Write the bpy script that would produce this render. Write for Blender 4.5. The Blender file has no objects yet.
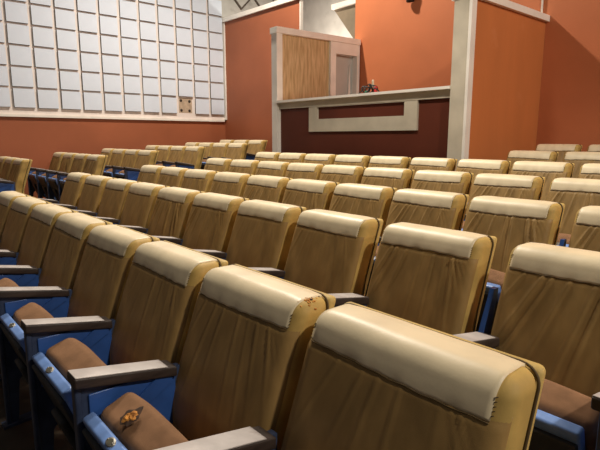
import bpy, math, random
from mathutils import Vector, Matrix, noise

S = bpy.context.scene
COL = S.collection
R = math.radians
EYE = 1.30                      # lens height above the floor of the front row
SLOPE = 0.0595 / 0.858          # rake of the house floor

# ------------------------------------------------------------------ materials
def mat(name, col, rough=0.6, var=0.12, scale=12.0, bump=0.0, bscale=60.0, col2=None, metal=0.0,
        sheen=0.0, spec=0.5, stretch=(1, 1, 1), stain=None, detail=6.0):
    m = bpy.data.materials.new(name); m.use_nodes = True
    nt = m.node_tree; N = nt.nodes; L = nt.links
    b = N['Principled BSDF']
    b.inputs['Roughness'].default_value = rough
    b.inputs['Metallic'].default_value = metal
    b.inputs['Specular IOR Level'].default_value = spec
    if sheen:
        b.inputs['Sheen Weight'].default_value = sheen
        b.inputs['Sheen Roughness'].default_value = 0.45
        b.inputs['Sheen Tint'].default_value = (min(1, col[0] * 2.2), min(1, col[1] * 2.2), min(1, col[2] * 2.2), 1)
    tc = N.new('ShaderNodeTexCoord'); mp = N.new('ShaderNodeMapping')
    mp.inputs['Scale'].default_value = stretch
    L.new(tc.outputs['Object'], mp.inputs['Vector'])
    nz = N.new('ShaderNodeTexNoise'); nz.inputs['Scale'].default_value = scale; nz.inputs['Detail'].default_value = detail
    L.new(mp.outputs['Vector'], nz.inputs['Vector'])
    rp = N.new('ShaderNodeValToRGB')
    c2 = col2 or tuple(c * (1 - var * 2.2) for c in col)
    rp.color_ramp.elements[0].position = 0.32; rp.color_ramp.elements[1].position = 0.68
    rp.color_ramp.elements[0].color = (*c2, 1)
    rp.color_ramp.elements[1].color = (*[min(1, c * (1 + var)) for c in col], 1)
    L.new(nz.outputs['Fac'], rp.inputs['Fac'])
    out = rp.outputs['Color']
    if stain:
        n3 = N.new('ShaderNodeTexNoise'); n3.inputs['Scale'].default_value = stain[1]; n3.inputs['Detail'].default_value = 3
        L.new(tc.outputs['Object'], n3.inputs['Vector'])
        r3 = N.new('ShaderNodeValToRGB'); r3.color_ramp.elements[0].position = stain[2]; r3.color_ramp.elements[1].position = stain[2] + 0.16
        L.new(n3.outputs['Fac'], r3.inputs['Fac'])
        mx = N.new('ShaderNodeMix'); mx.data_type = 'RGBA'
        L.new(r3.outputs['Color'], mx.inputs[0])
        L.new(out, mx.inputs[6]); mx.inputs[7].default_value = (*stain[0], 1)
        out = mx.outputs[2]
    L.new(out, b.inputs['Base Color'])
    if bump:
        n2 = N.new('ShaderNodeTexNoise'); n2.inputs['Scale'].default_value = bscale; n2.inputs['Detail'].default_value = 4
        L.new(tc.outputs['Object'], n2.inputs['Vector'])
        bp = N.new('ShaderNodeBump'); bp.inputs['Strength'].default_value = bump; bp.inputs['Distance'].default_value = 0.01
        L.new(n2.outputs['Fac'], bp.inputs['Height']); L.new(bp.outputs['Normal'], b.inputs['Normal'])
    return m

M = {}
M['mustard'] = mat('mustard_velvet', (0.57, 0.38, 0.115), 0.62, 0.12, 9, 0.06, 420, sheen=0.25, spec=0.3, stain=((0.40, 0.25, 0.06), 5, 0.56))
M['worn'] = mat('worn_gold_velvet', (0.38, 0.235, 0.082), 0.5, 0.14, 5, 0.06, 420, sheen=0.3, spec=0.35, stretch=(3, 3, 0.7), stain=((0.29, 0.175, 0.058), 4, 0.52))
M['cream'] = mat('cream_vinyl', (0.80, 0.675, 0.455), 0.42, 0.05, 10, 0.03, 120, spec=0.35, stain=((0.66, 0.54, 0.36), 7, 0.58))
M['shell'] = mat('shell_velvet', (0.56, 0.39, 0.13), 0.6, 0.1, 10, 0.15, 200, sheen=0.2, spec=0.3)
M['thread'] = mat('dark_seam_thread', (0.11, 0.07, 0.025), 0.8)
M['cushion'] = mat('brown_pile_cushion', (0.27, 0.145, 0.078), 0.9, 0.14, 14, 0.35, 900, sheen=0.35, spec=0.15)
M['blue'] = mat('blue_enamel', (0.035, 0.105, 0.36), 0.33, 0.1, 10, 0.05, 60, spec=0.5)
M['lip'] = mat('lit_blue_lip_enamel', (0.19, 0.33, 0.70), 0.3, 0.12, 14, 0.05, 60, spec=0.5)  # blue raised to paint in the light catching the upturned lip
M['navy'] = mat('navy_standard_enamel', (0.045, 0.065, 0.125), 0.42, 0.2, 14, 0.05, 60, col2=(0.022, 0.033, 0.07))
M['pan_under'] = mat('dark_steel', (0.035, 0.038, 0.042), 0.5, 0.2, 10)
M['arm_wood'] = mat('dark_arm_wood', (0.05, 0.034, 0.028), 0.5, 0.2, 9, 0.1, 80, stretch=(8, 1, 8))
M['arm_top'] = mat('worn_pale_laminate', (0.50, 0.45, 0.43), 0.42, 0.08, 14, 0.05, 60, stain=((0.33, 0.28, 0.26), 16, 0.6))
M['plate'] = mat('nickel_plate', (0.42, 0.40, 0.35), 0.45, 0.1, 40, metal=0.8)
M['plate_dark'] = mat('plate_centre', (0.09, 0.085, 0.06), 0.5)
M['foam'] = mat('orange_foam', (0.62, 0.27, 0.05), 0.9, 0.3, 60, 0.8, 120, col2=(0.30, 0.11, 0.02))
M['torn'] = mat('torn_backing', (0.05, 0.022, 0.01), 0.9, 0.3, 60)
M['orange'] = mat('orange_wall_paint', (0.57, 0.180, 0.074), 0.55, 0.04, 1.5, 0.12, 90, spec=0.3)
M['rust'] = mat('rust_wall_paint', (0.37, 0.115, 0.052), 0.55, 0.05, 1.5, 0.15, 60, spec=0.3)
M['maroon'] = mat('maroon_wall_paint', (0.125, 0.030, 0.016), 0.5, 0.08, 2, 0.1, 70, spec=0.3)
M['partition'] = mat('burnt_orange_panel', (0.59, 0.195, 0.062), 0.5, 0.04, 1.5, 0.12, 70, spec=0.3, stretch=(1, 2, 0.5), stain=((0.63, 0.23, 0.09), 3, 0.62))
M['trim'] = mat('cream_trim_paint', (0.92, 0.87, 0.80), 0.45, 0.04, 4, 0.05, 60)
M['trim_dull'] = mat('shaded_trim_paint', (0.60, 0.54, 0.43), 0.5, 0.06, 4, 0.05, 60)  # darker copy of the cream trim, shade painted into the colour
M['board'] = mat('white_backing_board', (0.88, 0.80, 0.76), 0.55, 0.03, 4)
M['tile'] = mat('bluish_white_tile', (0.72, 0.80, 0.93), 0.6, 0.035, 2.2, 0.1, 160)
M['tile_edge'] = mat('shaded_brown_tile_edge', (0.09, 0.07, 0.055), 0.8)  # brown edge, darkened to paint the shadow strips round the tiles
M['patch'] = mat('tan_bare_board', (0.52, 0.40, 0.29), 0.8, 0.1, 12)
M['glue'] = mat('dark_glue', (0.035, 0.025, 0.02), 0.6)
M['plaster'] = mat('grey_plaster', (0.50, 0.49, 0.46), 0.8, 0.06, 3, 0.3, 25, stain=((0.40, 0.39, 0.36), 5, 0.62))
M['soffit'] = mat('olive_soffit', (0.22, 0.18, 0.12), 0.8, 0.1, 4)
M['ply'] = mat('raw_plywood', (0.66, 0.48, 0.27), 0.6, 0.06, 3.2, 0.08, 60, col2=(0.44, 0.285, 0.125), stretch=(6, 9, 1.1), detail=8)
M['pane'] = mat('grey_pane', (0.52, 0.52, 0.49), 0.25, 0.03, 3)
M['floor'] = mat('brown_floor', (0.075, 0.052, 0.033), 0.6, 0.25, 3, 0.15, 40, stain=((0.13, 0.095, 0.065), 1.7, 0.55))
M['black'] = mat('black_metal', (0.012, 0.011, 0.011), 0.45)
M['green'] = mat('green_plastic', (0.03, 0.20, 0.10), 0.4)
M['red'] = mat('red_plastic', (0.42, 0.02, 0.02), 0.4)
M['bone'] = mat('bone_plastic', (0.60, 0.50, 0.36), 0.5)

# ------------------------------------------------------------------ mesh helpers
class MB:
    """collects polygons; build() links them as ONE mesh object"""
    def __init__(s): s.v = []; s.f = []; s.m = []; s.sm = []
    def add(s, vs, fs, mi=0, smooth=True):
        o = len(s.v); s.v += [tuple(v) for v in vs]
        for f in fs:
            s.f.append(tuple(i + o for i in f)); s.m.append(mi); s.sm.append(smooth)
        return s
    def box(s, x0, x1, y0, y1, z0, z1, mi=0):
        vs = [(x, y, z) for x in (x0, x1) for y in (y0, y1) for z in (z0, z1)]
        return s.add(vs, [(0, 1, 3, 2), (4, 6, 7, 5), (0, 4, 5, 1), (2, 3, 7, 6), (0, 2, 6, 4), (1, 5, 7, 3)], mi, False)
    def rbox(s, x0, x1, y0, y1, z0, z1, r, n=(4, 2, 4), k=3, mi=0, fn=None):
        lo = (x0, y0, z0); hi = (x1, y1, z1)
        rr = min(r, (x1 - x0) / 2 * .999, (y1 - y0) / 2 * .999, (z1 - z0) / 2 * .999)
        def coords(a, b, m):
            e = [a + rr * (1 - math.tan(R(45) * (1 - i / k))) for i in range(k)]
            mid = [a + rr + (b - a - 2 * rr) * i / m for i in range(m + 1)]
            return e + mid + [a + b - t for t in reversed(e)]
        C = [coords(lo[i], hi[i], n[i]) for i in range(3)]
        idx = {}; vs = []; fs = []
        def vid(p):
            key = tuple(round(c, 6) for c in p)
            if key not in idx:
                c = Vector([min(max(p[i], lo[i] + rr), hi[i] - rr) for i in range(3)])
                d = Vector(p) - c
                q = c + d.normalized() * rr if d.length > 1e-9 else c
                if fn: q = fn(q)
                idx[key] = len(vs); vs.append(tuple(q))
            return idx[key]
        for ax in range(3):
            u, w = (ax + 1) % 3, (ax + 2) % 3
            for side in (0, 1):
                for i in range(len(C[u]) - 1):
                    for j in range(len(C[w]) - 1):
                        q = []
                        for (a, b) in ((i, j), (i + 1, j), (i + 1, j + 1), (i, j + 1)):
                            p = [0, 0, 0]; p[ax] = hi[ax] if side else lo[ax]; p[u] = C[u][a]; p[w] = C[w][b]
                            q.append(vid(p))
                        if not side: q.reverse()
                        if len(set(q)) >= 3: fs.append(tuple(q))
        return s.add(vs, fs, mi, True)
    def tube(s, pts, r, n=8, mi=0, closed=False):
        P = [Vector(p) for p in pts]; vs = []; fs = []; m = len(P); up = None
        for i, p in enumerate(P):
            t = (P[(i + 1) % m] - P[i - 1]) if closed else (P[min(i + 1, m - 1)] - P[max(i - 1, 0)])
            t.normalize()
            if up is None:
                up = t.cross(Vector((0.3, 0.5, 0.81)));
                if up.length < .05: up = t.cross(Vector((1, 0, 0)))
                up.normalize()
            else:
                up = (up - t * up.dot(t)).normalized()
            w = t.cross(up)
            for k in range(n):
                a = 2 * math.pi * k / n
                vs.append(tuple(p + (up * math.cos(a) + w * math.sin(a)) * r))
        for i in range(m if closed else m - 1):
            for k in range(n):
                a, b = i * n, ((i + 1) % m) * n
                fs.append((a + k, a + (k + 1) % n, b + (k + 1) % n, b + k))
        if not closed:
            fs.append(tuple(reversed(range(n)))); fs.append(tuple(range((m - 1) * n, m * n)))
        return s.add(vs, fs, mi, True)
    def prism(s, poly, x0, x1, mi=0, ax=0):
        """poly of two-coordinate points extruded along axis ax"""
        n = len(poly)
        def P(t, p):
            return (t, p[0], p[1]) if ax == 0 else ((p[0], t, p[1]) if ax == 1 else (p[0], p[1], t))
        vs = [P(x0, p) for p in poly] + [P(x1, p) for p in poly]
        fs = [tuple(reversed(range(n))), tuple(range(n, 2 * n))] + [(i, (i + 1) % n, n + (i + 1) % n, n + i) for i in range(n)]
        return s.add(vs, fs, mi, False)
    def sphere(s, c, r, sq=(1, 1, 1), nu=12, nv=8, mi=0):
        vs = [(c[0], c[1], c[2] - r * sq[2])]
        for j in range(1, nv):
            a = -math.pi / 2 + math.pi * j / nv
            for i in range(nu):
                b = 2 * math.pi * i / nu
                vs.append((c[0] + r * sq[0] * math.cos(a) * math.cos(b), c[1] + r * sq[1] * math.cos(a) * math.sin(b), c[2] + r * sq[2] * math.sin(a)))
        vs.append((c[0], c[1], c[2] + r * sq[2])); fs = []
        for i in range(nu): fs.append((0, 1 + (i + 1) % nu, 1 + i))
        for j in range(nv - 2):
            for i in range(nu):
                a = 1 + j * nu; fs.append((a + i, a + (i + 1) % nu, a + nu + (i + 1) % nu, a + nu + i))
        a = 1 + (nv - 2) * nu
        for i in range(nu): fs.append((a + i, a + (i + 1) % nu, len(vs) - 1))
        return s.add(vs, fs, mi, True)
    def sheet(s, grid, back, mi=0):
        """grid[j][i] of points with a skirt of depth `back` (vector) round its rim"""
        h, w = len(grid), len(grid[0])
        vs = [p for row in grid for p in row]
        fs = [(j * w + i, j * w + i + 1, (j + 1) * w + i + 1, (j + 1) * w + i) for j in range(h - 1) for i in range(w - 1)]
        rim = [i for i in range(w)] + [j * w + w - 1 for j in range(1, h)] + [(h - 1) * w + i for i in range(w - 2, -1, -1)] + [j * w for j in range(h - 2, 0, -1)]
        o = len(vs)
        for k in rim:
            vs.append(tuple(Vector(vs[k]) + Vector(back(k // w, k % w))))
        n = len(rim)
        fs += [(rim[k], o + k, o + (k + 1) % n, rim[(k + 1) % n]) for k in range(n)]
        return s.add(vs, fs, mi, True)
    def mesh(s, name, mats, fn=None):
        me = bpy.data.meshes.new(name)
        vs = [tuple(fn(Vector(v))) for v in s.v] if fn else s.v
        me.from_pydata(vs, [], s.f)
        for m in (mats if isinstance(mats, (list, tuple)) else [mats]): me.materials.append(m)
        me.polygons.foreach_set('material_index', s.m); me.polygons.foreach_set('use_smooth', s.sm)
        me.update(); return me

def put(name, me, parent=None, loc=(0, 0, 0), rz=0.0):
    o = bpy.data.objects.new(name, me); COL.objects.link(o)
    o.location = loc; o.rotation_euler = (0, 0, rz)
    if parent: o.parent = parent
    return o
def build(name, mb, mats, parent=None, **k): return put(name, mb.mesh(name, mats), parent, **k)
def tag(o, label=None, cat=None, group=None, kind=None):
    if label: o['label'] = label
    if cat: o['category'] = cat
    if group: o['group'] = group
    if kind: o['kind'] = kind
    return o
def empty(name, loc=(0, 0, 0)):
    o = bpy.data.objects.new(name, None); COL.objects.link(o); o.location = loc; o.empty_display_size = .1
    return o
def struct(name, mb, mats, **k): return tag(build(name, mb, mats, **k), kind='structure')
def sst(a, b, x):
    t = min(1, max(0, (x - a) / (b - a))); return t * t * (3 - 2 * t)

# ------------------------------------------------------------------ floor
def side_rise(Y): return .075 - .011 * (Y - 1.69)
DIP = [(.58, 0), (1.44, 0), (2.295, -.013), (3.153, -.010), (4.011, -.008), (4.869, 0), (9, 0)]
def dip(Y):
    if Y <= .58: return 0
    for (a, u), (b, v) in zip(DIP, DIP[1:]):
        if a <= Y <= b: return u + (v - u) * (Y - a) / (b - a)
    return 0
def floor_z(X, Y):
    return SLOPE * (Y - .579) + dip(Y) * sst(-7.1, -5.9, X) + max(0, side_rise(Y)) * (1 - sst(-7.1, -5.9, X))

mb = MB(); nx, ny = 30, 60
xs = [-10.2 + 15.2 * i / nx for i in range(nx + 1)]; ys = [-2.2 + 11.4 * j / ny for j in range(ny + 1)]
vs = [(x, y, floor_z(x, min(y, 7.2))) for y in ys for x in xs]
fs = [(j * (nx + 1) + i, j * (nx + 1) + i + 1, (j + 1) * (nx + 1) + i + 1, (j + 1) * (nx + 1) + i) for j in range(ny) for i in range(nx)]
mb.add(vs, fs)
struct('floor', mb, M['floor'])

# ------------------------------------------------------------------ walls
XL, YB = -9.86, 6.35
mb = MB(); mb.box(XL - .15, XL, -2.2, YB + .12, -.4, 1.665, 0)
mb.box(XL - .15, XL, -2.2, YB + .12, 1.665, 6.6, 1); mb.box(XL - .15, XL, YB + .12, 9.2, -.2, 6.6, 1)
struct('wall_left', mb, [M['rust'], M['plaster']])

# back wall: low orange length beside the left wall, doorway, tall length
PX0, PX1 = -7.29, -5.93
capz = EYE + 2.47
mb = MB(); mb.box(XL, PX0, YB, YB + .05, -.2, capz)
struct('wall_back_left', mb, M['rust'])
mb = MB(); mb.box(XL - .0, PX0 + .03, YB - .045, YB + .07, capz, capz + .085)
struct('trim_1', mb, M['trim'])
mb = MB(); mb.box(XL + .003, XL + .085, YB - .03, YB - .001, 1.7, capz)
struct('trim_2', mb, M['trim'])
mb = MB(); mb.box(PX0 + .0005, PX0 + .022, YB - .015, YB + .052, .4, capz)
struct('trim_3', mb, M['trim'])
mb = MB(); mb.box(PX1, 4.6, YB, YB + .16, -.2, 6.6)
struct('wall_back', mb, M['orange'])
# the passage behind the doorway
mb = MB(); mb.box(XL, PX0 - .02, YB + .14, YB + .9, -.2, 0.0)  # footing under the low wall's rear room
mb = MB(); mb.box(XL, -5.2, 8.3, 8.45, -.2, 6.6)
struct('wall_passage_end', mb, M['plaster'])
mb = MB(); mb.prism([(-7.5, EYE + 2.488), (-5.3, EYE + 2.488), (-5.3, EYE - .05)], 7.42, 8.28, ax=1)
tag(build('stair_soffit', mb, M['soffit']), 'olive brown sloping stair underside seen through the tall doorway gap', 'stair', kind='structure')
mb = MB(); mb.box(-7.52, -5.2, 7.36, 7.5, EYE + 2.49, EYE + 2.58)
tag(build('ceiling_beam', mb, M['trim']), 'white beam crossing the gap behind the doorway', 'beam', kind='structure')

# acoustic panelling on the left wall: one board with raised square tiles
TP, TV, TW, TH = .3855, .347, .328, .312
z0 = EYE + .513; y0 = 1.725 - TP
root = empty('acoustic_panelling', (XL, 4.0, 1.69))
tag(root, 'white board of raised square acoustic tiles covering upper left wall', 'wall panelling')
def rel(o): 
    o.location = Vector(o.location) - root.location; o.parent = root; return o
mb = MB(); mb.box(XL + .001, XL + .016, .9, YB - .035, 1.70, EYE + .483 + 8.3 * TV)
rel(build('backing_board', mb, M['board']))
mb = MB(); mb.box(XL + .001, XL + .04, .9, YB - .035, 1.655, 1.70)
rel(build('bottom_rail', mb, M['trim']))
rnd = random.Random(5)
tm = MB(); tm.box(.0, .035, 0, TW, 0, TH, 1); tm.box(.035, .0368, 0, TW, 0, TH, 0)
tile_me = tm.mesh('acoustic_tile', [M['tile'], M['tile_edge']])
n = 0
for r in range(8):
    for c in range(12):
        Y = y0 + TP * (c + 1) + .004
        if r == 0 and c == 9: continue
        o = put('acoustic_tile', tile_me, None, (XL + .0165, Y + rnd.uniform(-.003, .003), z0 + TV * r + rnd.uniform(-.003, .003)))
        o.rotation_euler = (R(rnd.uniform(-.5, .5)), 0, 0); rel(o)
        n += 1
Y = y0 + TP * 10
mb = MB(); mb.box(XL + .0165, XL + .019, Y + .01, Y + TW - .01, z0 + .01, z0 + TH)
bp_ = rel(build('bare_patch', mb, M['patch'])); bp_['label'] = 'tan bare square with four dark glue blobs'
for (a, b) in ((.06, .06), (.25, .055), (.055, .26), (.255, .25)):
    m2 = MB(); m2.sphere((XL + .021, Y + a + .005, z0 + b), .03, (.25, 1, 1), 10, 6)
    g = build('glue_spot', m2, M['glue']); g.location = Vector((0, 0, 0)); g.parent = bp_

# diamond tiles on the far length of the left wall
for k, (yy, zz, lab) in enumerate(((6.83, EYE + 3.125, 'pale diamond-set square tile above low wall, nearest the tiled board'),
                                   (7.47, EYE + 3.125, 'pale diamond-set square tile above low wall, farther from the tiled board'))):
    d = MB(); s_ = .315
    poly = [(yy - s_, zz), (yy, zz - s_), (yy + s_, zz), (yy, zz + s_)]
    d.prism(poly, XL - .004, XL + .03, 1)  # dark rim paints the shadow outline round the diamond
    q = s_ * .84
    d.prism([(yy - q, zz), (yy, zz - q), (yy + q, zz), (yy, zz + q)], XL + .03, XL + .034, 0)
    tag(build('diamond_tile', d, [M['plaster'], M['tile_edge']]), lab, 'wall tile', 'diamond tiles beyond the low wall')

# ------------------------------------------------------------------ projection booth
YP = 4.70
# left partition with plywood and little window
LX0, LX1 = -6.035, -5.912
ledz = EYE + .53
ctop = EYE + 1.56
root = empty('booth_partition', ((LX0 + LX1) / 2, YP, floor_z(LX0, YP)))
booth_side = root
tag(root, 'cream framed booth partition with raw plywood sheet and small grey window', 'partition')
def relr(o, rt): o.location = Vector(o.location) - rt.location; o.parent = rt; return o
mb = MB(); mb.box(LX0, LX1 + .012, YP, YP + .10, .2, ctop - .085)
relr(build('front_post', mb, M['trim']), root)
mb = MB(); mb.box(LX0 - .02, LX1 + .03, YP - .012, YB - .012, ctop - .085, ctop)
relr(build('top_cap', mb, M['trim']), root)
mb = MB(); mb.box(LX0 + .03, LX1 - .03, YP + .10, 5.72, .25, ctop - .085)
relr(build('plywood_sheet', mb, M['ply']), root)
mb = MB()
for (a, b, c, d) in ((5.72, 5.83, .25, ctop - .085), (6.28, YB - .012, .25, ctop - .085), (5.83, 6.28, EYE + 1.30, ctop - .085), (5.83, 6.28, .25, EYE + .36)):
    mb.box(LX0, LX1 + .012, a, b, c, d)
wf = relr(build('window_frame', mb, M['trim']), root)
mb = MB(); mb.box(LX0 + .02, LX0 + .026, 5.832, 6.278, EYE + .362, EYE + 1.298)
pn = build('pane', mb, M['pane']); pn.parent = wf
mb = MB(); mb.prism([(6.16, EYE + .37), (6.235, EYE + .37), (6.20, EYE + 1.16)], LX0 + .03, LX0 + .05)
sl = build('light_sliver', mb, M['trim']); sl.parent = wf  # pale wedge standing in for a sliver of light in the window

booth_side.rotation_euler = (0, 0, -R(3.6))
# parapet with ledge and applied frame
RX0, RX1 = -3.022, -2.848
mb = MB(); mb.box(LX1 + .001, RX0 - .001, YP + .06, YP + .20, .1, ledz - .04)
struct('wall_booth_front', mb, M['maroon'])
root = empty('booth_ledge', ((LX1 + RX0) / 2, YP, ledz - .04))
tag(root, 'long cream ledge with fascia topping the dark maroon booth front', 'ledge')
mb = MB(); mb.box(LX1 - .012, RX0 - .002, YP - .035, YP + .34, ledz - .03, ledz)
relr(build('ledge_board', mb, M['trim']), root)
mb = MB(); mb.box(LX1 + .002, RX0 - .002, YP + .025, YP + .0595, ledz - .115, ledz - .0302)
relr(build('fascia', mb, M['trim_dull']), root)
fx0, fx1, fz0, fz1 = -5.25, -3.46, EYE + .085, ledz - .1152
ix0, ix1, iz0, iz1 = -5.085, -3.64, EYE + .25, EYE + .405
mb = MB()
for b in ((fx0, ix0, fz0, fz1), (ix1, fx1, fz0, fz1), (ix0, ix1, fz0, iz0), (ix0, ix1, iz1, fz1)):
    mb.box(b[0], b[1], YP + .030, YP + .0595, b[2], b[3])
tag(build('applied_frame', mb, M['trim_dull']), 'flat cream rectangular frame fixed to dark maroon booth front', 'frame')

# right partition
ptop = EYE + 1.425
root = empty('booth_end_wall', ((RX0 + RX1) / 2, YP, .3))
tag(root, 'burnt orange end wall of booth with cream front post and white cap', 'partition')
mb = MB(); mb.box(RX0 + .01, RX1, YP + .02, YB - .002, .2, ptop - .07)
relr(build('orange_panel', mb, M['partition']), root)
mb = MB(); mb.box(RX0, RX1 - .0, YP - .02, YP + .019, .2, ptop - .07)
relr(build('front_post', mb, M['trim_dull']), root)
mb = MB(); mb.box(RX1 + .0005, RX1 + .032, YP - .03, YP + .055, .2, ptop - .07)
relr(build('corner_strip', mb, M['trim']), root)
mb = MB(); mb.box(RX0 - .03, RX1 + .045, YP - .03, YB - .002, ptop - .0695, ptop)
relr(build('top_cap', mb, M['trim']), root)

# thin conduit on the back wall above the cap
mb = MB(); mb.tube([(-2.90, YB - .016, ptop), (-2.90, YB - .016, ptop + 1.2)], .012, 8)
tag(build('conduit_pipe', mb, M['trim']), 'thin white conduit rising from the end wall cap', 'pipe')

# spotlight hung high on the tall orange wall
root = empty('spotlight', (-4.80, YB, EYE + 1.99))
tag(root, 'small black spotlight on the tall orange wall above the booth', 'spotlight')
mb = MB(); mb.box(-.05, .05, -.02, -.001, .25, .37); mb.tube([(0, -.02, .31), (0, -.05, .31), (0, -.07, .2)], .012, 8)
build('bracket', mb, M['black'], root)
mb = MB()
prof = [(0, .16), (.035, .16), (.05, .13), (.052, .02), (.066, -.04), (.06, -.045), (.045, 0), (0, .005)]
vs = []; fs = []; nn = 16
for (r_, h_) in prof:
    for i in range(nn):
        a = 2 * math.pi * i / nn; vs.append((r_ * math.cos(a), -.065 + .75 * r_ * math.sin(a) - h_ * .25, h_))
for j in range(len(prof) - 1):
    for i in range(nn): fs.append((j * nn + i, j * nn + (i + 1) % nn, (j + 1) * nn + (i + 1) % nn, (j + 1) * nn + i))
mb.add(vs, fs); build('lamp_housing', mb, M['black'], root)

# tangle of cable on the ledge
lx, ly = -4.21, YP + .12
root = empty('cable_tangle', (lx, ly, ledz))
tag(root, 'small tangle of black cable with red and green plugs on ledge', 'cable')
mb = MB()
for (cx, rx, rz_, ph) in ((-.10, .045, .05, .2), (-.06, .055, .045, 1.1), (-.01, .04, .06, 2.0), (.04, .035, .05, .5), (.05, .05, .035, 2.7)):
    pts = []
    for i in range(20):
        a = 2 * math.pi * i / 20
        pts.append((cx + rx * math.cos(a), .03 * math.sin(2 * a + ph), max(.007, rz_ * .9 + rz_ * math.sin(a))))
    mb.tube(pts, .0085, 6, closed=True)
mb.tube([(-.2, -.02, .008), (-.15, 0, .05), (-.11, .02, .10), (-.04, 0, .12), (.02, 0, .06)], .006, 6)
build('black_cord', mb, M['black'], root)
mb = MB(); mb.rbox(-.09, -.055, -.03, .01, .004, .04, .010); build('green_plug', mb, M['green'], root)
mb = MB(); mb.rbox(.06, .09, -.03, .01, .015, .085, .010); build('red_plug', mb, M['red'], root)
mb = MB(); mb.rbox(.012, .038, -.02, .01, .075, .165, .012); build('bone_socket', mb, M['bone'], root)

# ------------------------------------------------------------------ theatre seats
W, T, H = .47, .115, .872
RC = .036
def recline(p):
    d = H - p.z
    s = .355 * d if d > 0 else .355 * d
    if d > .36: s -= 1.6 * (d - .36) ** 2
    return Vector((p.x, p.y - s, p.z))
def belly(x, z):          # slight padding swell of the front
    a = max(0, math.sin(math.pi * min(1, max(0, x / W)))) ** .6; b = max(0, math.sin(math.pi * min(1, max(0, (z - .40) / (H - .40)))))
    return .010 * a * b
def body_fn(seed):
    def f(p):
        if p.y < T * .5:
            p = Vector((p.x, p.y - belly(p.x, p.z), p.z))
        nz = noise.noise(Vector((p.x * 9 + seed * 7, p.y * 9, p.z * 9))) * .0014
        p = Vector((p.x + nz * (1 if p.x > W / 2 else -1), p.y - nz, p.z + (nz)))
        return recline(p)
    return f
def backrest_me(seed):
    mb = MB(); mb.rbox(0, W, 0, T, .335, H, RC, (10, 2, 10), 4, fn=body_fn(seed))
    return mb.mesh('backrest', M['mustard'])
def shell_me():
    mb = MB(); mb.rbox(.003, W - .003, T - .012, T + .022, .33, H - .003, .014, (6, 1, 8), 3, fn=recline)
    me = mb.mesh('rear_shell', M['shell']); return me
def piping_me():
    mb = MB(); r = RC; pts = [(.002, T - .013, .36), (.002, T - .013, .6)]
    for i in range(7):
        a = math.pi - math.pi / 2 * i / 6; pts.append((.002 + r + r * math.cos(a), T - .013, H - r + r * math.sin(a)))
    for i in range(7):
        a = math.pi / 2 - math.pi / 2 * i / 6; pts.append((W - .002 - r + r * math.cos(a), T - .013, H - r + r * math.sin(a)))
    pts += [(W - .002, T - .013, .6), (W - .002, T - .013, .36)]
    mb.tube([recline(Vector(p)) for p in pts], .0032, 6)
    return mb.mesh('piping', M['thread'])
SEAM = H - .070
PL, PR = .020, .030           # head cover insets at the two ends
WA = [.45, 2.1, .6, 1.8, .5, 1.6]
def pucker(seed):
    rn = random.Random(seed); out = []
    lean = rn.uniform(-.25, .45); fan = rn.uniform(1.6, 3.0)
    for k in range(7):
        x = .05 + (W - .10) * (k + rn.uniform(.15, .85)) / 7
        out.append((x, lean * .6 - fan * (x - W * .55) * (.5 if x > W * .55 else 1), rn.uniform(.35, 1.0), rn.uniform(.14, .42), rn.uniform(.0032, .0055)))
    return out + [(W - .055 - .014 * i, -.62 + .09 * i, .7, .10, .0035) for i in range(4)]
def wrinkle(x, z, pk):
    h = 0
    for (px, th, amp, ln, wd) in pk:
        dz = SEAM - z; dx = x - px
        al = -dx * math.sin(th) + dz * math.cos(th); pe = dx * math.cos(th) + dz * math.sin(th)
        if al < -.005: continue
        w = wd + .011 * max(al, 0)
        en = math.exp(-(max(al, 0) / ln) ** 2) * min(1, (al + .005) / .02)
        h += amp * en * math.exp(-(pe / w) ** 2)
        h -= .25 * amp * en * math.exp(-(pe / (3.2 * w)) ** 2)
    return h
def insert_me(seed):
    pk = pucker(seed); mb = MB(); g = []
    nu, nv = 84, 60
    for j in range(nv + 1):
        z = .375 + (SEAM + .0095 - .375) * j / nv; row = []
        for i in range(nu + 1):
            x = .004 + (W - .008) * i / nu
            edge = max(0, min(1, min(x - .03, W - .03 - x) / .03))
            e = max(0, RC - x, x - (W - RC)); cv = RC - math.sqrt(max(0, RC ** 2 - e ** 2))
            tk = min(1, max(0, (SEAM - .001 - z) / .008))
            y = cv - belly(x, z) + .001 - tk * (.0045 + .0062 * WA[seed % 6] * wrinkle(x, z, pk) * (.25 + .75 * edge))
            row.append(tuple(recline(Vector((x, y, z)))))
        g.append(row)
    mb.sheet(g, lambda j, i: (0, .008, 0))
    return mb.mesh('front_cover', M['worn'])
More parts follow.
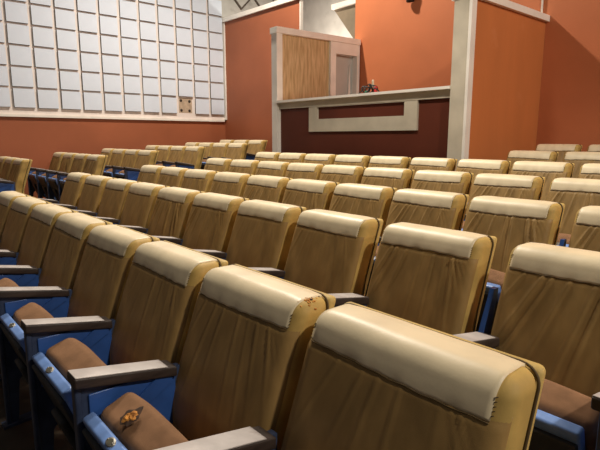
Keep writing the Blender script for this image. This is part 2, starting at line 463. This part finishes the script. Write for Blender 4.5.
def head_me(seed):
    rn = random.Random(seed + 50); mb = MB(); r = RC; e = .0036; g = []
    nx = 40
    prof = [('f', k / 7) for k in range(8)] + [('a', k / 9) for k in range(1, 10)] + [('t', k / 3) for k in range(1, 4)]
    ph = rn.uniform(0, 6); fr = rn.uniform(5, 8)
    dents = [(rn.uniform(.08, W - .08), rn.uniform(.5, 1)) for _ in range(5)]
    for (kd, t) in prof:
        row = []
        for i in range(nx + 1):
            x = PL + (W - PL - PR) * i / nx
            sc = .0009 * math.sin(fr * 2 * math.pi * i / nx + ph) + .0035 * math.sin(1.3 * math.pi * i / nx + ph)
            e = .0012 + .0026 * min(1, min(i, nx - i) / 5)
            if kd == 'f':
                z = SEAM + sc * (1 - t) + (H - r - SEAM) * t
                pin = sum(a * math.exp(-((x - dx) / .012) ** 2) for dx, a in dents) * (1 - t) ** 2
                y = -e - .001 * math.sin(math.pi * min(1, t * 1.0)) + .0024 * pin - belly(x, z); n_ = (0, e + .004, 0)
            elif kd == 'a':
                a = math.pi / 2 * t
                y = r - (r + e) * math.cos(a) - belly(x, H - r) * (1 - t); z = H - r + (r + e) * math.sin(a)
            else:
                y = r + (T - .018 - r) * t; z = H + e
            nz = noise.noise(Vector((x * 14 + seed * 3, z * 14, y * 14))) * .0011
            ee = max(0, RC - x, x - (W - RC)); cc = RC - math.sqrt(max(0, RC ** 2 - ee ** 2))
            if kd == 'f': y += cc
            elif kd == 'a': y += cc * (1 - t); z -= cc * t
            else: z -= cc
            row.append(tuple(recline(Vector((x, y - nz, z + nz)))))
        g.append(row)
    inv = (0, .006, -.006)
    mb.sheet(g, lambda j, i: (0, .009, 0) if j < 8 else ((0, .006, -.006) if j < 17 else (0, 0, -.009)))
    return mb.mesh('head_cover', M['cream'])
def seam_me(seed):
    rn = random.Random(seed + 50); ph = rn.uniform(0, 6); fr = rn.uniform(5, 8); mb = MB(); pts = []
    for i in range(41):
        x = PL + (W - PL - PR) * i / 40
        sc = .0009 * math.sin(fr * 2 * math.pi * i / 40 + ph) + .0035 * math.sin(1.3 * math.pi * i / 40 + ph)
        z = SEAM + sc - .0015
        ee = max(0, RC - x, x - (W - RC)); cc = RC - math.sqrt(max(0, RC ** 2 - ee ** 2))
        pts.append(recline(Vector((x, cc - .0035 - belly(x, z), z))))
    mb.tube(pts, .0014, 5)
    # stitched end seams, gathered in short tucks
    for x in (PL - .001, W - PR + .001):
        for k in range(5):
            z = SEAM + .006 + k * (H - .03 - SEAM) / 5
            ee = max(0, RC - x, x - (W - RC)); cc = RC - math.sqrt(max(0, RC ** 2 - ee ** 2))
            p = Vector((x, cc - .0015 - belly(x, z), z))
            mb.tube([recline(p + Vector((-.003, .001, -.001))), recline(p + Vector((.004, -.001, .004)))], .0012, 5)
    return mb.mesh('seam', M['thread'])

# tipped-up seat: frame of reference along the seat (a) and through it (nrm)
TH_ = R(70)
LIP = Vector((0, -.404, .538))
def tip(p, th=TH_):
    """p.x across, p.y distance down from the lip, p.z thickness towards the back"""
    a = Vector((0, -math.cos(th), math.sin(th))); nr = Vector((0, math.sin(th), math.cos(th)))
    return Vector((p.x, LIP.y, LIP.z)) - a * p.y + nr * p.z
SX0, SX1 = .064, .424
def pan_me():
    mb = MB(); mb.rbox(SX0, SX1, .0, .40, -.036, .002, .010, (6, 5, 1), 3, fn=tip)
    return mb.mesh('seat_pan', M['lip'])
def under_me():
    mb = MB(); mb.rbox(SX0 + .004, SX1 - .004, .030, .385, -.050, -.033, .006, (4, 4, 1), 2, fn=tip)
    mb.rbox(SX0 + .12, SX1 - .12, .16, .30, -.075, -.045, .012, (2, 2, 1), 2, fn=tip)
    return mb.mesh('underside_plate', M['pan_under'])
def cush_me(seed):
    def f(p):
        u = (p.x - SX0) / (SX1 - SX0)
        sw = .006 * math.sin(math.pi * min(1, max(0, u))) * (1 if p.z > .05 else 0)
        nz = noise.noise(Vector((p.x * 6 + seed * 9, p.y * 8, p.z * 8))) * .007
        return tip(Vector((p.x, p.y - .008 * math.sin(math.pi * min(1, max(0, u))) * (1 if p.y < .1 else 0) + nz, p.z + sw + nz)))
    mb = MB(); mb.rbox(SX0 + .002, SX1 + .018, .004, .40, .0045, .118, .030, (8, 6, 3), 4, fn=f)
    return mb.mesh('seat_cushion', M['cushion'])
def plate_me():
    mb = MB(); c = tip(Vector(((SX0 + SX1) / 2, 0, -.017)))
    vs = []; nn = 20
    up = Vector((0, -math.cos(TH_), math.sin(TH_))); sd = Vector((0, math.sin(TH_), math.cos(TH_)))
    def ring(a, b, h): return [tuple(c + Vector((a * math.cos(2 * math.pi * i / nn), 0, 0)) + sd * (b * math.sin(2 * math.pi * i / nn)) + up * h) for i in range(nn)]
    for (a, b, h) in ((.020, .0125, -.004), (.020, .0125, .003), (.018, .011, .0042)): vs += ring(a, b, h)
    fs = [(j * nn + i, j * nn + (i + 1) % nn, (j + 1) * nn + (i + 1) % nn, (j + 1) * nn + i) for j in range(2) for i in range(nn)]
    fs.append(tuple(range(2 * nn, 3 * nn))); mb.add(vs, fs, 0)
    v2 = ring(.0105, .0085, .0046); mb.add(v2, [tuple(range(nn))], 1, False)
    for sx in (-.0145, .0145):
        q = c + Vector((sx, 0, 0)) + up * .0045; mb.sphere(q, .0026, (1, 1, 1), 8, 5)
    return mb.mesh('number_plate', [M['plate'], M['plate_dark']])
def slope_z(y): return SLOPE * (y + .25)
def standard_me(x):
    mb = MB(); t = .016
    # upright panel, front edge bar, foot
    poly = [(-.435, .605), (-.435, .10), (-.40, slope_z(-.40) + .012), (-.14, slope_z(-.14) + .012), (-.13, .14), (-.20, .26), (-.205, .36), (-.10, .47), (-.09, .60), (-.13, .575)]
    mb.prism([(-.435, .615), (-.435, .0 + slope_z(-.435)), (-.395, slope_z(-.395)), (-.375, .20), (-.30, .30), (-.20, .33), (-.115, .34), (-.115, .575)], x - .011, x + .011)
    mb.prism([(-.20, .335), (-.19, .05), (-.21, slope_z(-.21)), (-.12, slope_z(-.12)), (-.135, .05), (-.12, .345)], x - .011, x + .011)
    mb.rbox(x - .017, x + .017, -.442, -.422, slope_z(-.43) + .002, .612, .006, (1, 1, 4), 2)
    mb.prism([(-.46, slope_z(-.46)), (-.46, slope_z(-.46) + .012), (-.09, slope_z(-.09) + .012), (-.09, slope_z(-.09))], x - .03, x + .03)
    return mb.mesh('standard', M['navy'])
def side_panel_me(x):
    mb = MB()
    for s in (-1, 1):
        a, b = (x + .0112, x + .019) if s > 0 else (x - .019, x - .0112)
        mb.rbox(a, b, -.405, -.135, .385, .575, .0035, (1, 4, 4), 2)
        # raised diagonal rib
        c, d = (x + .019, x + .028) if s > 0 else (x - .028, x - .019)
        mb.prism([(-.395, .40), (-.150, .535), (-.150, .565), (-.20, .565), (-.395, .43)], c, d)
    return mb.mesh('side_panel', M['blue'])
ARM_A = math.atan2(.05, .27)
def arm_fn(p):           # local arm box: y along arm from front, tilted up to the front
    y = -.445 + p.y * math.cos(ARM_A); z = .645 - p.y * math.sin(ARM_A) + p.z
    return Vector((p.x, y, z))
def arm_me(x):
    mb = MB(); mb.rbox(x - .036, x + .036, 0, .315, -.036, -.0032, .006, (2, 4, 1), 2, fn=arm_fn)
    return mb.mesh('armrest', M['arm_wood'])
def armtop_me(x):
    mb = MB(); mb.rbox(x - .0345, x + .0345, .003, .285, -.0040, .0, .0019, (2, 4, 1), 2, fn=arm_fn)
    return mb.mesh('armrest_top', M['arm_top'])
def bracket_me(x):
    mb = MB(); pts = [(-.15, .50), (-.10, .57), (-.052, .68), (-.040, .715), (-.012, .715), (-.014, .69), (-.045, .56), (-.09, .47), (-.13, .44)]
    mb.prism(pts, x - .009, x + .009)
    return mb.mesh('back_bracket', M['blue'])
def spring_me():
    mb = MB(); pts = []
    for i in range(15):
        a = R(40 + 250 * i / 14); pts.append((.10, -.21 + .085 * math.cos(a), .235 + .105 * math.sin(a)))
    mb.tube(pts, .009, 7)
    mb.tube([(.03, -.18, .27), (.478, -.18, .27)], .012, 8)
    return mb.mesh('hinge_bar', M['pan_under'])

AX = .024                       # line of the shared standard at the seat's low-x side
NV = 6
V = dict(backrest=[backrest_me(i) for i in range(3)], insert=[insert_me(11 + i) for i in range(NV)], head=[head_me(i) for i in range(NV)],
         seam=[seam_me(i) for i in range(NV)], cush=[cush_me(i) for i in range(3)])
SH = dict(shell=shell_me(), piping=piping_me(), pan=pan_me(), under=under_me(), plate=plate_me(), std=standard_me(AX), side=side_panel_me(AX),
          arm=arm_me(AX), top=armtop_me(AX), bra=bracket_me(-.030), spr=spring_me(),
          std2=standard_me(.478), side2=side_panel_me(.478), arm2=arm_me(.478), top2=armtop_me(.478))
rnd = random.Random(21); count = [0]
def seat(X, Yrow, z, label, group, end=False, front=False, sx=1.0, first=False, calm=False):
    i = count[0]; count[0] += 1
    root = empty('theatre_seat', (X, Yrow, z)); tag(root, label, 'theatre seat', group)
    v = rnd.randrange(NV)
    bk = put('backrest', V['backrest'][i % 3], root)
    hd = put('head_cover', V['head'][v], bk); hd['label'] = 'cream head cover'
    put('front_cover', V['insert'][(SOFT if calm else PULLED)[i % 3]], bk)
    put('seam', V['seam'][v], bk); put('piping', SH['piping'], bk); put('rear_shell', SH['shell'], bk)
    cu = put('seat_cushion', V['cush'][i % 3], root)
    pa = put('seat_pan', SH['pan'], root); put('underside_plate', SH['under'], pa); put('number_plate', SH['plate'], pa)
    st = put('standard', SH['std'], root); put('side_panel', SH['side'], st)
    ar = put('armrest', SH['arm'], root); put('armrest_top', SH['top'], ar)
    if first: put('back_bracket', SH['bra'], root)
    if end:
        st = put('standard', SH['std2'], root); put('side_panel', SH['side2'], st)
        ar = put('armrest', SH['arm2'], root); put('armrest_top', SH['top2'], ar)
    if front: put('hinge_bar', SH['spr'], root)
    bk.scale.x = sx
    return root, bk, cu, hd

# seeds run 11..16, so list position p carries strength WA[(p + 11) % 6]
SOFT = [p for p in range(6) if WA[(p + 11) % 6] < 1]; PULLED = [p for p in range(6) if WA[(p + 11) % 6] > 1]
ORD = ['first', 'second', 'third', 'fourth', 'fifth', 'sixth', 'seventh', 'eighth', 'ninth', 'tenth', 'eleventh']
OFFX = -.018                      # face corner -> seat's outer side
# face-corner x of every seat, row by row (metres along the row)
CENTRE = {
 1: [-.887, -1.431, -1.972, -2.513, -3.051, -3.58, -4.12, -4.66],
 2: [-.806, -1.379, -1.937, -2.474, -3.008, -3.540, -4.070, -4.590, -5.140, -5.718],
 3: [-.915, -1.474, -2.008, -2.535, -3.064, -3.600, -4.145, -4.720, -5.262, -5.795],
 4: [-1.401, -1.948, -2.481, -3.027, -3.566, -4.090, -4.615, -5.162, -5.735],
 5: [-1.540, -2.090, -2.622, -3.160, -3.706, -4.247, -4.783, -5.305, -5.830],
 6: [-2.010, -2.570], 7: [-2.113, -2.670]}
SIDE = {2: [-8.13, -8.67, -9.21], 3: [-7.64, -8.20, -8.76, -9.32], 4: [-7.812, -8.345, -8.885, -9.42],
        5: [-7.857, -8.385, -8.915, -9.445], 6: [-7.838, -8.37, -8.905, -9.45], 7: [-8.422, -8.96, -9.502]}
ROWN = {1: 'nearest', 2: 'second', 3: 'third', 4: 'fourth', 5: 'fifth', 6: 'sixth', 7: 'seventh'}
def seat_pose(X, row):
    Y = .829 + .858 * (row - 1); return Y, .0595 * (row - 1)
def row_dip(row): return dip(.579 + .858 * (row - 1))
special = {}
for row, xs in CENTRE.items():
    n = len(xs)
    for k, x in enumerate(xs):
        Y, z = seat_pose(x, row)
        if row == 1:
            lab = 'gold velvet seat in the nearest row, ' + ['at its near end, bottom hidden', 'second from near end, torn cushion and torn corner',
                   'third from near end', 'fourth from near end', 'fifth from near end', 'sixth from near end', 'seventh from near end', 'eighth from near end'][k]
        elif row in (6, 7):
            lab = f'pale gold seat beyond the booth end wall, {"sixth" if row == 6 else "farthest"} row, ' + ('beside the wall' if k == n - 1 else 'second from the wall')
        else:
            d = n - 1 - k
            lab = f'gold velvet seat with cream head cover, {ROWN[row]} centre row, ' + ('on the aisle' if d == 0 else f'{ORD[d]} from the aisle')
        special[(row, k)] = seat(x + OFFX, Y, z + row_dip(row), lab, f'seats in the {ROWN[row]} centre row', end=(k == 0), front=row <= 2, first=k == 0 and row > 1, sx=1.085 if row == 1 else 1.0, calm=row == 1 or (row == 2 and k not in (0, 1, 4, 5)))
for row, xs in SIDE.items():
    n = len(xs)
    for k, x in enumerate(xs):
        Y, z = seat_pose(x, row)
        lab = f'gold seat across the aisle by the tiled wall, {ROWN[row] if row < 7 else "last"} row, ' + ('on the aisle' if k == 0 else f'{ORD[k]} from the aisle')
        if row == 7: lab = f'gold seat in the last side row by the doorway, ' + ('nearest the doorway' if k == 0 else f'{ORD[k]} from the doorway')
        seat(x + OFFX, Y, z + side_rise(Y), lab, f'seats in the side block, {ROWN[row]} row', end=(k == 0))

for o_ in special[(1, 0)][0].children:
    if o_.data in (SH['std'], SH['arm']): o_.location.x = -.036
    if o_.name.startswith('backrest'): o_.scale.x = 1.14
# worn spots of the seat with the torn cushion
root, bk, cu, hd = special[(1, 1)]
rn = random.Random(3)
def blob(c, ex, ey, nrm, r, nn, jag, lift):
    vs = [tuple(c + nrm * lift)]
    for i in range(nn):
        a = 2 * math.pi * i / nn; rr = r * (1 + rn.uniform(-jag, jag))
        vs.append(tuple(c + ex * rr * math.cos(a) + ey * rr * .8 * math.sin(a)))
    return vs, [(0, 1 + i, 1 + (i + 1) % nn) for i in range(nn)]
nr = Vector((0, math.sin(TH_), math.cos(TH_))); up = Vector((0, -math.cos(TH_), math.sin(TH_)))
c = tip(Vector((.235, -.010, .055)))
def patch(c, ex, ey, nrm, r, jag, hgt, seed, nn=26, rings=6):
    vs = [tuple(c + nrm * hgt)]; fs = []
    for j in range(1, rings + 1):
        for i in range(nn):
            a = 2 * math.pi * i / nn; t = j / rings
            e = noise.noise(Vector((math.cos(a) * 1.6 + seed, math.sin(a) * 1.6, seed))) * jag + noise.noise(Vector((math.cos(a) * 5, math.sin(a) * 5, seed))) * jag * .5
            rr = r * (1 + e) * t
            p = c + ex * rr * math.cos(a) + ey * rr * math.sin(a)
            vs.append(tuple(p + nrm * (hgt * (1 - t ** 4) * (1 + 1.2 * noise.noise(p * 130)))))
    for i in range(nn): fs.append((0, 1 + i, 1 + (i + 1) % nn))
    for j in range(rings - 1):
        for i in range(nn):
            q = 1 + j * nn; fs.append((q + i, q + nn + i, q + nn + (i + 1) % nn, q + (i + 1) % nn))
    return vs, fs
EX = Vector((1, 0, 0))
mb = MB(); mb.add(*patch(c + up * .0125, EX, nr, up, .031, .5, .003, 2.3))
build('torn_hole', mb, M['torn'], cu)['label'] = 'dark ragged tear in the cushion'
mb = MB(); mb.add(*patch(c + up * .0135 - nr * .004 + EX * .002, EX, nr, up, .019, .55, .008, 5.1))
build('exposed_foam', mb, M['foam'], cu)['label'] = 'orange foam showing through the tear'
mb = MB(); rs_ = random.Random(8)
for k in range(46):
    x = W - .034 + rs_.gauss(0, .012); y = .045 + rs_.gauss(0, .016)
    x = min(x, W - .004)
    zz = H - RC + math.sqrt(max(0, RC ** 2 - max(0, x - (W - RC)) ** 2 - max(0, RC - y) ** 2))
    mb.sphere(recline(Vector((x, y, zz - .0005))), rs_.uniform(.002, .0042), (1.5, 1.3, .6), 7, 5, mi=1 if k % 7 == 0 else 0)
build('frayed_corner', mb, [M['foam'], M['torn']], bk)['label'] = 'frayed corner with orange foam'

# ------------------------------------------------------------------ light
def area(name, loc, aim, power, size, col=(1, .86, .68)):
    l = bpy.data.lights.new(name, 'AREA'); l.shape = 'DISK'; l.size = size; l.energy = power; l.color = col
    o = bpy.data.objects.new(name, l); COL.objects.link(o); o.location = loc
    o.rotation_euler = (Vector(aim) - Vector(loc)).to_track_quat('-Z', 'Y').to_euler()
    return o
def point(name, loc, power, r, col=(1, .86, .68)):
    l = bpy.data.lights.new(name, 'POINT'); l.shadow_soft_size = r; l.energy = power; l.color = col
    o = bpy.data.objects.new(name, l); COL.objects.link(o); o.location = loc; return o
WARM = (1, .90, .76)
def spot(name, loc, aim, power, r, ang, blend, col=WARM):
    l = bpy.data.lights.new(name, 'SPOT'); l.shadow_soft_size = r; l.energy = power; l.color = col
    l.spot_size = R(ang); l.spot_blend = blend
    o = bpy.data.objects.new(name, l); COL.objects.link(o); o.location = loc
    o.rotation_euler = (Vector(aim) - Vector(loc)).to_track_quat('-Z', 'Y').to_euler(); return o
spot('house_and_fill_lamp', (-6.7, 4.4, EYE + 5.3), (-5.6, 4.2, 0.5), 1600, .12, 155, .8)
spot('house_and_fill_lamp', (-3.0, 2.6, EYE + 3.1), (-3.2, 2.9, 0), 330, .12, 112, .6)
point('house_and_fill_lamp', (3.0, 1.7, EYE + 3.8), 720, .15, WARM)
point('house_and_fill_lamp', (4.2, 5.0, EYE + 3.4), 330, .15, WARM)  # added fill, brightens the end wall's orange side and the white caps
point('passage_fill', (-8.1, 7.3, EYE + 2.0), 70, .1, WARM)  # added unseen fill that brightens the grey wall behind the doorway
w = bpy.data.worlds.new('World'); S.world = w; w.use_nodes = True
w.node_tree.nodes['Background'].inputs['Color'].default_value = (.9, .85, .8, 1)
w.node_tree.nodes['Background'].inputs['Strength'].default_value = .06

# ------------------------------------------------------------------ camera
cam = bpy.data.cameras.new('Camera'); co = bpy.data.objects.new('Camera', cam); COL.objects.link(co)
cam.sensor_fit = 'HORIZONTAL'; cam.sensor_width = 36; cam.lens = 504.83 / 600 * 36; cam.clip_start = .02
yaw, pit = R(48.9545), R(9.7828)
co.location = (0, 0, EYE); co.rotation_euler = (R(90) - pit, R(-.034), yaw)
S.camera = co
S.view_settings.view_transform = 'Standard'; S.view_settings.look = 'None'
S.view_settings.gamma = 1; S.view_settings.use_curve_mapping = False
S.view_settings.exposure = 0.0
